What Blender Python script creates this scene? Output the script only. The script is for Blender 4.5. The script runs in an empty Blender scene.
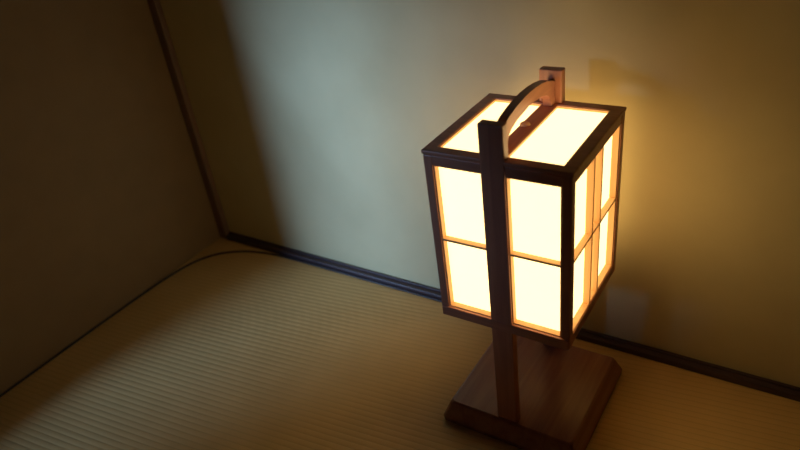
import bpy, bmesh, math, random
from mathutils import Vector, Matrix
random.seed(4)
C = bpy.context.scene.collection
sc = bpy.context.scene
U = 0.24                      # width of the lantern body in metres
ZF = -1.127                   # height of the floor in lantern units (0 = underside of the body)
def W(x, y, z): return Vector(((x-.5)*U, (y-.5)*U, (z-ZF)*U))

# ------------------------------------------------------------------ materials
def new_mat(name):
    m = bpy.data.materials.new(name); m.use_nodes = True
    nt = m.node_tree; b = nt.nodes['Principled BSDF']
    return m, nt, b
def ramp(nt, stops):
    r = nt.nodes.new('ShaderNodeValToRGB')
    while len(r.color_ramp.elements) < len(stops): r.color_ramp.elements.new(.5)
    for e, (p, c) in zip(r.color_ramp.elements, stops):
        e.position = p; e.color = (*c, 1)
    return r
def wood(name, dark, light, axis, rough=.38, scale=1.0, spec=.5):
    m, nt, b = new_mat(name); L = nt.links
    tc = nt.nodes.new('ShaderNodeTexCoord'); mp = nt.nodes.new('ShaderNodeMapping')
    s = [70*scale]*3; s[axis] = 4*scale
    mp.inputs['Scale'].default_value = s
    L.new(tc.outputs['Object'], mp.inputs['Vector'])
    n = nt.nodes.new('ShaderNodeTexNoise'); n.inputs['Scale'].default_value = 1.0
    n.inputs['Detail'].default_value = 5; n.inputs['Roughness'].default_value = .6; n.inputs['Distortion'].default_value = .6
    L.new(mp.outputs['Vector'], n.inputs['Vector'])
    r = ramp(nt, [(.32, dark), (.68, light)])
    L.new(n.outputs['Fac'], r.inputs['Fac']); L.new(r.outputs['Color'], b.inputs['Base Color'])
    bp = nt.nodes.new('ShaderNodeBump'); bp.inputs['Strength'].default_value = .12; bp.inputs['Distance'].default_value = .001
    L.new(n.outputs['Fac'], bp.inputs['Height']); L.new(bp.outputs['Normal'], b.inputs['Normal'])
    b.inputs['Roughness'].default_value = rough
    b.inputs['Specular IOR Level'].default_value = spec
    return m
DK, LT = (.46, .18, .115), (.64, .28, .165)
wood_x = wood('red_brown_wood_x', DK, LT, 0); wood_y = wood('red_brown_wood_y', DK, LT, 1); wood_z = wood('red_brown_wood_z', DK, LT, 2)
base_wood = wood('base_wood', (.30, .11, .075), (.45, .185, .105), 1, rough=.24, scale=.7)
PD, PL = (.72, .40, .17), (.86, .54, .26)
pale_x = wood('pale_lattice_wood_x', PD, PL, 0, .55); pale_y = wood('pale_lattice_wood_y', PD, PL, 1, .55); pale_z = wood('pale_lattice_wood_z', PD, PL, 2, .55)
kerb_wood = wood('kerb_wood', (.05, .03, .035), (.09, .055, .055), 0, rough=.4)
post_wood = wood('corner_wood', (.20, .12, .085), (.28, .17, .12), 2, rough=.5)

def paper_mat():
    m, nt, b = new_mat('glowing_washi'); L = nt.links
    tc = nt.nodes.new('ShaderNodeTexCoord'); n = nt.nodes.new('ShaderNodeTexNoise')
    n.inputs['Scale'].default_value = 90; n.inputs['Detail'].default_value = 4
    L.new(tc.outputs['Object'], n.inputs['Vector'])
    r = ramp(nt, [(.3, (.97, .97, .97)), (.7, (1, 1, 1))])
    L.new(n.outputs['Fac'], r.inputs['Fac'])
    mx = nt.nodes.new('ShaderNodeMix'); mx.data_type = 'RGBA'; mx.blend_type = 'MULTIPLY'; mx.inputs['Factor'].default_value = 1
    L.new(r.outputs['Color'], mx.inputs[6]); mx.inputs[7].default_value = (*PAPER_COL, 1)
    b.inputs['Base Color'].default_value = (.55, .53, .45, 1); b.inputs['Roughness'].default_value = .9
    b.inputs['Specular IOR Level'].default_value = .1
    L.new(mx.outputs[2], b.inputs['Emission Color']); b.inputs['Emission Strength'].default_value = PAPER_STR
    return m
PAPER_COL = (1.0, .69, .285); PAPER_STR = 2.8
paper = paper_mat()

def plaster():
    m, nt, b = new_mat('ochre_plaster'); L = nt.links
    tc = nt.nodes.new('ShaderNodeTexCoord')
    n = nt.nodes.new('ShaderNodeTexNoise'); n.inputs['Scale'].default_value = 7; n.inputs['Detail'].default_value = 6
    L.new(tc.outputs['Object'], n.inputs['Vector'])
    r = ramp(nt, [(.3, (.61, .505, .275)), (.7, (.67, .56, .31))])
    L.new(n.outputs['Fac'], r.inputs['Fac']); L.new(r.outputs['Color'], b.inputs['Base Color'])
    f = nt.nodes.new('ShaderNodeTexNoise'); f.inputs['Scale'].default_value = 260; f.inputs['Detail'].default_value = 3
    L.new(tc.outputs['Object'], f.inputs['Vector'])
    bp = nt.nodes.new('ShaderNodeBump'); bp.inputs['Strength'].default_value = .25; bp.inputs['Distance'].default_value = .001
    L.new(f.outputs['Fac'], bp.inputs['Height']); L.new(bp.outputs['Normal'], b.inputs['Normal'])
    b.inputs['Roughness'].default_value = .9; b.inputs['Specular IOR Level'].default_value = .15
    return m
wall_m = plaster()
def plain(name, col, rough=.8):
    m, nt, b = new_mat(name); L = nt.links
    tc = nt.nodes.new('ShaderNodeTexCoord'); n = nt.nodes.new('ShaderNodeTexNoise'); n.inputs['Scale'].default_value = 14; n.inputs['Detail'].default_value = 4
    L.new(tc.outputs['Object'], n.inputs['Vector'])
    r = ramp(nt, [(.3, tuple(c*.9 for c in col)), (.7, col)])
    L.new(n.outputs['Fac'], r.inputs['Fac']); L.new(r.outputs['Color'], b.inputs['Base Color'])
    b.inputs['Roughness'].default_value = rough
    return m
ceil_m = plain('ceiling_boards', (.20, .14, .09)); cord_m = plain('cord_rubber', (.035, .022, .022), .45)
left_m = plain('brown_wall_panel', (.31, .20, .10), .75)  # left wall colour darkened, its shade is put into the paint
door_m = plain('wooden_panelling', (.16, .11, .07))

def tatami():
    m, nt, b = new_mat('tatami_rush'); L = nt.links; N = nt.nodes.new
    tc = N('ShaderNodeTexCoord'); mp = N('ShaderNodeMapping'); mp.inputs['Rotation'].default_value = (0, 0, -math.radians(RIB_YAW))
    L.new(tc.outputs['Object'], mp.inputs['Vector'])
    sx = N('ShaderNodeSeparateXYZ'); L.new(mp.outputs['Vector'], sx.inputs['Vector'])
    def math_(op, a, v=None):
        q = N('ShaderNodeMath'); q.operation = op
        if isinstance(a, (int, float)): q.inputs[0].default_value = a
        else: L.new(a, q.inputs[0])
        if v is not None:
            if isinstance(v, (int, float)): q.inputs[1].default_value = v
            else: L.new(v, q.inputs[1])
        return q.outputs[0]
    ph = math_('MULTIPLY', sx.outputs['Y'], math.pi/RIB)       # one arch per rib
    rib = math_('ABSOLUTE', math_('SINE', ph))
    rib = math_('POWER', rib, .7)
    # short rush stitches along the ribs
    n = N('ShaderNodeTexNoise'); n.inputs['Scale'].default_value = 1; n.inputs['Detail'].default_value = 3
    mp2 = N('ShaderNodeMapping'); mp2.inputs['Scale'].default_value = (500, 130, 1); L.new(mp.outputs['Vector'], mp2.inputs['Vector'])
    L.new(mp2.outputs['Vector'], n.inputs['Vector'])
    h = math_('ADD', rib, math_('MULTIPLY', n.outputs['Fac'], .35))
    bp = N('ShaderNodeBump'); bp.inputs['Strength'].default_value = 1; bp.inputs['Distance'].default_value = .00055
    L.new(h, bp.inputs['Height']); L.new(bp.outputs['Normal'], b.inputs['Normal'])
    g = N('ShaderNodeTexNoise'); g.inputs['Scale'].default_value = 5; g.inputs['Detail'].default_value = 5
    L.new(mp.outputs['Vector'], g.inputs['Vector'])
    r = ramp(nt, [(.3, (.72, .465, .18)), (.7, (.84, .555, .225))]); L.new(g.outputs['Fac'], r.inputs['Fac'])
    # darker colour in the valleys between the ribs
    r2 = ramp(nt, [(.0, (.82, .80, .76)), (.55, (1, 1, 1))]); L.new(rib, r2.inputs['Fac'])
    mx = N('ShaderNodeMix'); mx.data_type = 'RGBA'; mx.blend_type = 'MULTIPLY'; mx.inputs['Factor'].default_value = 1
    L.new(r.outputs['Color'], mx.inputs[6]); L.new(r2.outputs['Color'], mx.inputs[7])
    L.new(mx.outputs[2], b.inputs['Base Color'])
    b.inputs['Roughness'].default_value = .6; b.inputs['Specular IOR Level'].default_value = .3
    return m
RIB = .0138; RIB_YAW = 7.0
floor_m = tatami()

# ------------------------------------------------------------------ mesh helpers
def box_into(bm, lo, hi, bevel=0):
    b = bmesh.new()
    bmesh.ops.create_cube(b, size=1)
    for v in b.verts:
        v.co = Vector([lo[i] + (v.co[i]+.5)*(hi[i]-lo[i]) for i in range(3)])
    if bevel: bmesh.ops.bevel(b, geom=list(b.edges), offset=bevel, segments=2, profile=.5, affect='EDGES')
    me = bpy.data.meshes.new('tmp'); b.to_mesh(me); b.free(); bm.from_mesh(me); bpy.data.meshes.remove(me)
def obj(name, bm, mat, parent=None, smooth=False):
    bmesh.ops.recalc_face_normals(bm, faces=bm.faces)
    me = bpy.data.meshes.new(name); bm.to_mesh(me); bm.free()
    if smooth:
        for p in me.polygons: p.use_smooth = True
    me.materials.append(mat)
    o = bpy.data.objects.new(name, me); C.objects.link(o)
    if parent: o.parent = parent
    return o
def ubox(name, lo, hi, mat, parent=None, bevel=.006):
    """box given in lantern units"""
    bm = bmesh.new(); a, b = W(*lo), W(*hi)
    box_into(bm, a, b, bevel*U)
    return obj(name, bm, mat, parent)
def struct(name, boxes, mat, bevel=0):
    bm = bmesh.new()
    for lo, hi in boxes: box_into(bm, W(*lo), W(*hi), bevel*U)
    o = obj(name, bm, mat); o['kind'] = 'structure'
    return o

# ------------------------------------------------------------------ the room
XL, YB, XR, YF, ZC = -4.19, 1.415, 7.5, -10.8, 8.6
JB, JF, ZO = -2.15, -9.1, 3.6            # the opening in the left wall
T = .4
LOW_BLOCK, FAR_BLOCK = .6, 3.5  # heights of unseen blockers added to keep daylight off floor and under lamp
struct('floor', [((XL-T, YF-T, ZF-.3), (XR+T, YB+T, ZF))], floor_m)
struct('ceiling', [((XL-T, YF-T, ZC), (XR+T, YB+T, ZC+.3))], ceil_m)
struct('wall_back', [((XL-T, YB, ZF), (XR+T, YB+T, ZC))], wall_m)
struct('wall_right', [((XR, YF, ZF), (XR+T, YB, ZC))], door_m)
struct('wall_front', [((XL-T, YF-T, ZF), (XR+T, YF, ZC))], door_m)
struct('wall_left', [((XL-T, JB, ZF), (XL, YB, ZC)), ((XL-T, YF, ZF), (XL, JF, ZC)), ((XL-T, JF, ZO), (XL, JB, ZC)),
                     ((XL-T, JF, ZF), (XL, JB, ZF+LOW_BLOCK)), ((XL-T, JF, ZF+LOW_BLOCK), (XL, -6.4, ZF+FAR_BLOCK))], left_m)  # these two boxes are added daylight blockers, out of view
f = .10
struct('window_1', [((XL-.35, JB-f, ZF), (XL+.02, JB, ZO)), ((XL-.35, JF, ZF), (XL+.02, JF+f, ZO)), ((XL-.35, JF+f, ZO-f), (XL+.02, JB-f, ZO)),
                    ((XL-.28, JB-.86, ZF), (XL-.05, JB-.58, ZO-f))], post_wood)
# narrow post in the far corner, kerb along the back wall
struct('trim_1', [((XL, YB-.075, ZF), (XL+.125, YB, ZC))], post_wood, .012)
bm = bmesh.new()
box_into(bm, W(XL+.125, YB-.085, ZF), W(XR, YB, ZF+.064), .008*U)
box_into(bm, W(XL+.125, YB-.03, ZF+.05), W(XR, YB, ZF+.082), .004*U)
kb = obj('baseboard_back', bm, kerb_wood); kb['kind'] = 'structure'

# ------------------------------------------------------------------ the lamp
lamp = bpy.data.objects.new('lantern_lamp', None); C.objects.link(lamp)
lamp.location = (0, 0, 0); lamp.empty_display_size = .1
lamp['label'] = 'glowing square paper lantern lamp in red-brown wood with arched handle, standing on the tatami'
lamp['category'] = 'lamp'
FLARE = .022
H = 1.386; HB = 1.352
# base plate: square slab whose sides slope inwards towards the top
bm = bmesh.new(); rings = []
cx, cy = .51, .505
for z, hx in ((ZF, .578), (ZF+.045, .584), (ZF+.17, .535), (ZF+.188, .526), (ZF+.197, .512)):
    rc = .03; ring = []
    for sx, sy, a0 in ((1, 1, 0), (-1, 1, 90), (-1, -1, 180), (1, -1, 270)):
        for k in range(5):
            a = math.radians(a0 + k*22.5)
            ring.append(bm.verts.new(W(cx+sx*(hx-rc)+rc*math.cos(a), cy+sy*(hx-rc)+rc*math.sin(a), z)))
    rings.append(ring)
for a, b in zip(rings, rings[1:]):
    for i in range(len(a)): bm.faces.new((a[i], a[(i+1) % len(a)], b[(i+1) % len(a)], b[i]))
bm.faces.new(rings[0][::-1]); bm.faces.new(rings[-1])
obj('base_plate', bm, base_wood, lamp)
ZP = ZF+.197
# the two flat uprights: foot, middle stile of the body, and end of the handle in one board
PX0, PX1, PT = .411, .577, 1.628
ubox('upright', (PX0, -.003, ZP), (PX1, .068, PT), wood_z, lamp, .008)
ubox('upright', (PX0, 1-.068, ZP), (PX1, 1.003, PT), wood_z, lamp, .008)
# bowed handle board between them
ext = [(.066, 1.548), (.13, 1.578), (.2, 1.600), (.3, 1.620), (.4, 1.631), (.5, 1.635)]
inr = [(.128, H), (.133, 1.405), (.148, 1.445), (.175, 1.478), (.22, 1.505), (.3, 1.528), (.4, 1.543), (.5, 1.548)]
ext = ext + [(1-y, z) for y, z in ext[-2::-1]]
inr = [(.066, H)] + inr + [(1-y, z) for y, z in inr[-2::-1]] + [(1-.066, H)]
bm = bmesh.new()
hx0, hx1 = .468, .530
prof = ext + inr[::-1]
A = [bm.verts.new(W(hx0, y, z)) for y, z in prof]; B = [bm.verts.new(W(hx1, y, z)) for y, z in prof]
n = len(prof)
for i in range(n): bm.faces.new((A[i], A[(i+1) % n], B[(i+1) % n], B[i]))
fa = bm.faces.new(A[::-1]); fb = bm.faces.new(B)
bmesh.ops.triangulate(bm, faces=[fa, fb])
obj('handle', bm, wood_y, lamp)
# body frame
c = .064
for x in (0, 1-c):
    for y in (0, 1-c):
        ubox('corner_post', (x, y, 0), (x+c, y+c, HB), wood_z, lamp)
for (z0, z1, o) in ((0, .086, -.010), (1.279, HB, .004)):
    nm = 'bottom_rail' if z0 == 0 else 'top_rail'
    k = .0 if z0 == 0 else c-.01
    ubox(nm, (.004 if z0 == 0 else k, o, z0), (.996 if z0 == 0 else 1-k, .058, z1), wood_x, lamp)
    ubox(nm, (.004 if z0 == 0 else k, 1-.058, z0), (.996 if z0 == 0 else 1-k, 1-o, z1), wood_x, lamp)
    ubox(nm, (max(o, .002), c-.01, z0), (.058, 1-c+.01, z1), wood_y, lamp)
    ubox(nm, (1-.058, c-.01, z0), (1-max(o, .002), 1-c+.01, z1), wood_y, lamp)
ubox('bottom_board', (.05, .05, .012), (.95, .95, .03), wood_x, lamp, .002)

# four lattice panels; drawn for the front side, then turned
z0, z1 = .086, 1.279
def panel(turn):
    def rot(p):
        x, y = p[0]-.5, p[1]-.5
        for _ in range(turn): x, y = -y, x
        return (x+.5, y+.5, p[2])
    def pb(boxes, name, mats, parent, bevel=.003):
        bm = bmesh.new()
        for lo, hi in boxes:
            a, b = rot(lo), rot(hi)
            l = [min(a[i], b[i]) for i in range(3)]; h = [max(a[i], b[i]) for i in range(3)]
            box_into(bm, W(*l), W(*h), bevel*U)
        return obj(name, bm, mats, parent)
    hm = pale_x if turn % 2 == 0 else pale_y
    y0, y1, yp = .010, .060, .058
    fr = pb([((c-.004, y0, z0-.004), (c+.010, y1, z1+.004)), ((1-c-.010, y0, z0-.004), (1-c+.004, y1, z1+.004)),
             ((c, y0, z0-.004), (1-c, y1, z0+.008)), ((c, y0, z1-.008), (1-c, y1, z1+.004))], 'lattice_frame', pale_z, lamp)
    for xc in (.420, .577):
        pb([((xc-.009, y0-.004, z0), (xc+.009, y1-.004, z1))], 'vertical_bar', pale_z, fr)
    zc = .688
    pb([((c, y0-.002, zc-.009), (1-c, y1-.004, zc+.009))], 'cross_bar', hm, fr)
    pb([((c-.002, yp, z0-.002), (1-c+.002, yp+.004, z1+.002))], 'paper_pane', paper, fr, 0)
for t in range(4): panel(t)

# lid: four rails, middle bar, two paper panes and a small peg
zl0, zl1 = 1.357, H; w = .082
lid = ubox('lid_frame', (.0, .006, zl0), (1, w+.006, zl1), wood_x, lamp, .006)
bm = bmesh.new(); box_into(bm, W(.0, 1-w, zl0), W(1, 1.0, zl1), .006*U)
box_into(bm, W(.0, w-.002, zl0), W(w, 1-w+.004, zl1), .006*U); box_into(bm, W(1-w, w-.002, zl0), W(1, 1-w+.004, zl1), .006*U)
lid.data.materials.clear()
bm2 = bmesh.new(); bm2.from_mesh(lid.data); tmp = bpy.data.meshes.new('tmp'); bm.to_mesh(tmp); bm.free(); bm2.from_mesh(tmp); bpy.data.meshes.remove(tmp)
bm2.to_mesh(lid.data); bm2.free(); lid.data.materials.append(wood_x)
ubox('middle_bar', (.452, w, zl0), (.548, 1-w+.004, zl1-.003), wood_y, lid, .005)
bm = bmesh.new()
for lo, hi in (((w-.01, w, 0), (w+.008, 1-w, 0)), ((1-w-.008, w, 0), (1-w+.01, 1-w, 0)), ((w, w, 0), (1-w, w+.010, 0)), ((w, 1-w-.006, 0), (1-w, 1-w+.01, 0)),
               ((.440, w, 0), (.452, 1-w, 0)), ((.548, w, 0), (.556, 1-w, 0))):
    box_into(bm, W(lo[0], lo[1], zl0+.002), W(hi[0], hi[1], zl1-.008), .001*U)
obj('lid_lattice', bm, pale_y, lid)
for x0, x1 in ((w-.004, .450), (.550, 1-w+.004)):
    ubox('lid_paper', (x0, w, zl0-.002), (x1, 1-w, zl0+.003), paper, lid, 0)
bm = bmesh.new()
bmesh.ops.create_uvsphere(bm, u_segments=20, v_segments=10, radius=.03*U)
for v in bm.verts: v.co = Vector((v.co.x*1.25, v.co.y, v.co.z*.75)) + W(.478, .535, zl1+.002)
pg = obj('peg', bm, pale_x, lid, True); pg['label'] = 'small pale wooden peg'

# the body opens very slightly towards the top
for o in list(C.objects):
    if o.type == 'MESH' and (o.parent == lamp or (o.parent and o.parent.parent == lamp)):
        for v in o.data.vertices:
            k = 1 + FLARE*max(0, v.co.z/U+ZF)/1.37
            if o.name.startswith('lid') or (o.parent and o.parent.name == 'lid_frame'): k += .018
            if o.name.split('.')[0] in ('upright', 'handle', 'peg'): k = 1 + FLARE*.5*max(0, v.co.z/U+ZF)/1.37 if o.name[0] != 'u' else k
            v.co.x *= k; v.co.y *= k
            if not o.name.startswith(('lid', 'base')) and v.co.z/U+ZF > -.05: v.co.y += .018*(v.co.y+.5*U)

# ------------------------------------------------------------------ power cord
pts = [(.50, 1.105, .02), (.42, 1.17, .015), (.2, 1.235, .013), (-.3, 1.312, .013), (-1.2, 1.314, .013), (-2.2, 1.314, .013), (-2.9, 1.312, .013), (-3.25, 1.30, .013), (-3.5, 1.25, .013), (-3.66, 1.195, .013), (-3.86, 1.09, .013),
       (-4.0, .94, .013), (-4.10, .74, .013), (-4.155, .40, .013), (-4.170, -.38, .013), (-4.170, -1.1, .013), (-4.168, -1.9, .013), (-4.165, -2.6, .013), (-4.15, -3.4, .013)]
cu = bpy.data.curves.new('power_cord', 'CURVE'); cu.dimensions = '3D'; cu.bevel_depth = .0125*U; cu.bevel_resolution = 4; cu.resolution_u = 8; cu.use_fill_caps = True
sp = cu.splines.new('NURBS'); sp.points.add(len(pts)-1); sp.order_u = 4; sp.use_endpoint_u = True
for p, q in zip(sp.points, pts): p.co = (*W(q[0], q[1], ZF+q[2]), 1)
tmpo = bpy.data.objects.new('power_cord', cu); C.objects.link(tmpo)
bpy.context.view_layer.update()
me = bpy.data.meshes.new_from_object(tmpo.evaluated_get(bpy.context.evaluated_depsgraph_get()))
bpy.data.objects.remove(tmpo); bpy.data.curves.remove(cu)
me.name = 'power_cord'; me.materials.clear(); me.materials.append(cord_m)
for p in me.polygons: p.use_smooth = True
cord = bpy.data.objects.new('power_cord', me); C.objects.link(cord)
cord['label'] = 'thin dark power cord curving across the tatami corner along the walls'; cord['category'] = 'cord'

# ------------------------------------------------------------------ light
SUN_AZ, SUN_EL = 22.5, 12.5
d = Vector((math.sin(math.radians(SUN_AZ))*math.cos(math.radians(SUN_EL)), math.cos(math.radians(SUN_AZ))*math.cos(math.radians(SUN_EL)), -math.sin(math.radians(SUN_EL))))
sl = bpy.data.lights.new('daylight', 'SUN'); sl.energy = 5.2; sl.color = (.31, .545, .97); sl.angle = math.radians(18)
so = bpy.data.objects.new('daylight', sl); C.objects.link(so)
so.rotation_euler = d.to_track_quat('-Z', 'Y').to_euler(); so.location = (-3, -3, 3)
wd = bpy.data.worlds.new('sky'); sc.world = wd; wd.use_nodes = True
bg = wd.node_tree.nodes['Background']; bg.inputs['Color'].default_value = (.55, .75, 1, 1); bg.inputs['Strength'].default_value = .08

# ------------------------------------------------------------------ camera
R = ((0.840, 0.529, -0.123), (0.190, -0.498, -0.846), (-0.509, 0.687, -0.519))   # rows: image right, image down, view direction
right, down, fwd = (Vector(r).normalized() for r in R)
fwd = right.cross(down).normalized(); down = fwd.cross(right).normalized()
cam_d = bpy.data.cameras.new('camera'); cam = bpy.data.objects.new('camera', cam_d); C.objects.link(cam)
M = Matrix((right, -down, -fwd)).transposed().to_4x4(); M.translation = W(2.221, -3.386, 3.289)
cam.matrix_world = M
cam_d.sensor_width = 36; cam_d.lens = 674.35/800*36
cam_d.clip_start = .02
cam_d.dof.use_dof = True; cam_d.dof.focus_distance = 1.22; cam_d.dof.aperture_fstop = 2.8
sc.camera = cam
sc.view_settings.view_transform = 'Standard'; sc.view_settings.look = 'None'
sc.view_settings.exposure = 0; sc.view_settings.gamma = 1; sc.view_settings.use_curve_mapping = False
sc.cycles.use_denoising = True
sc.cycles.max_bounces = 8
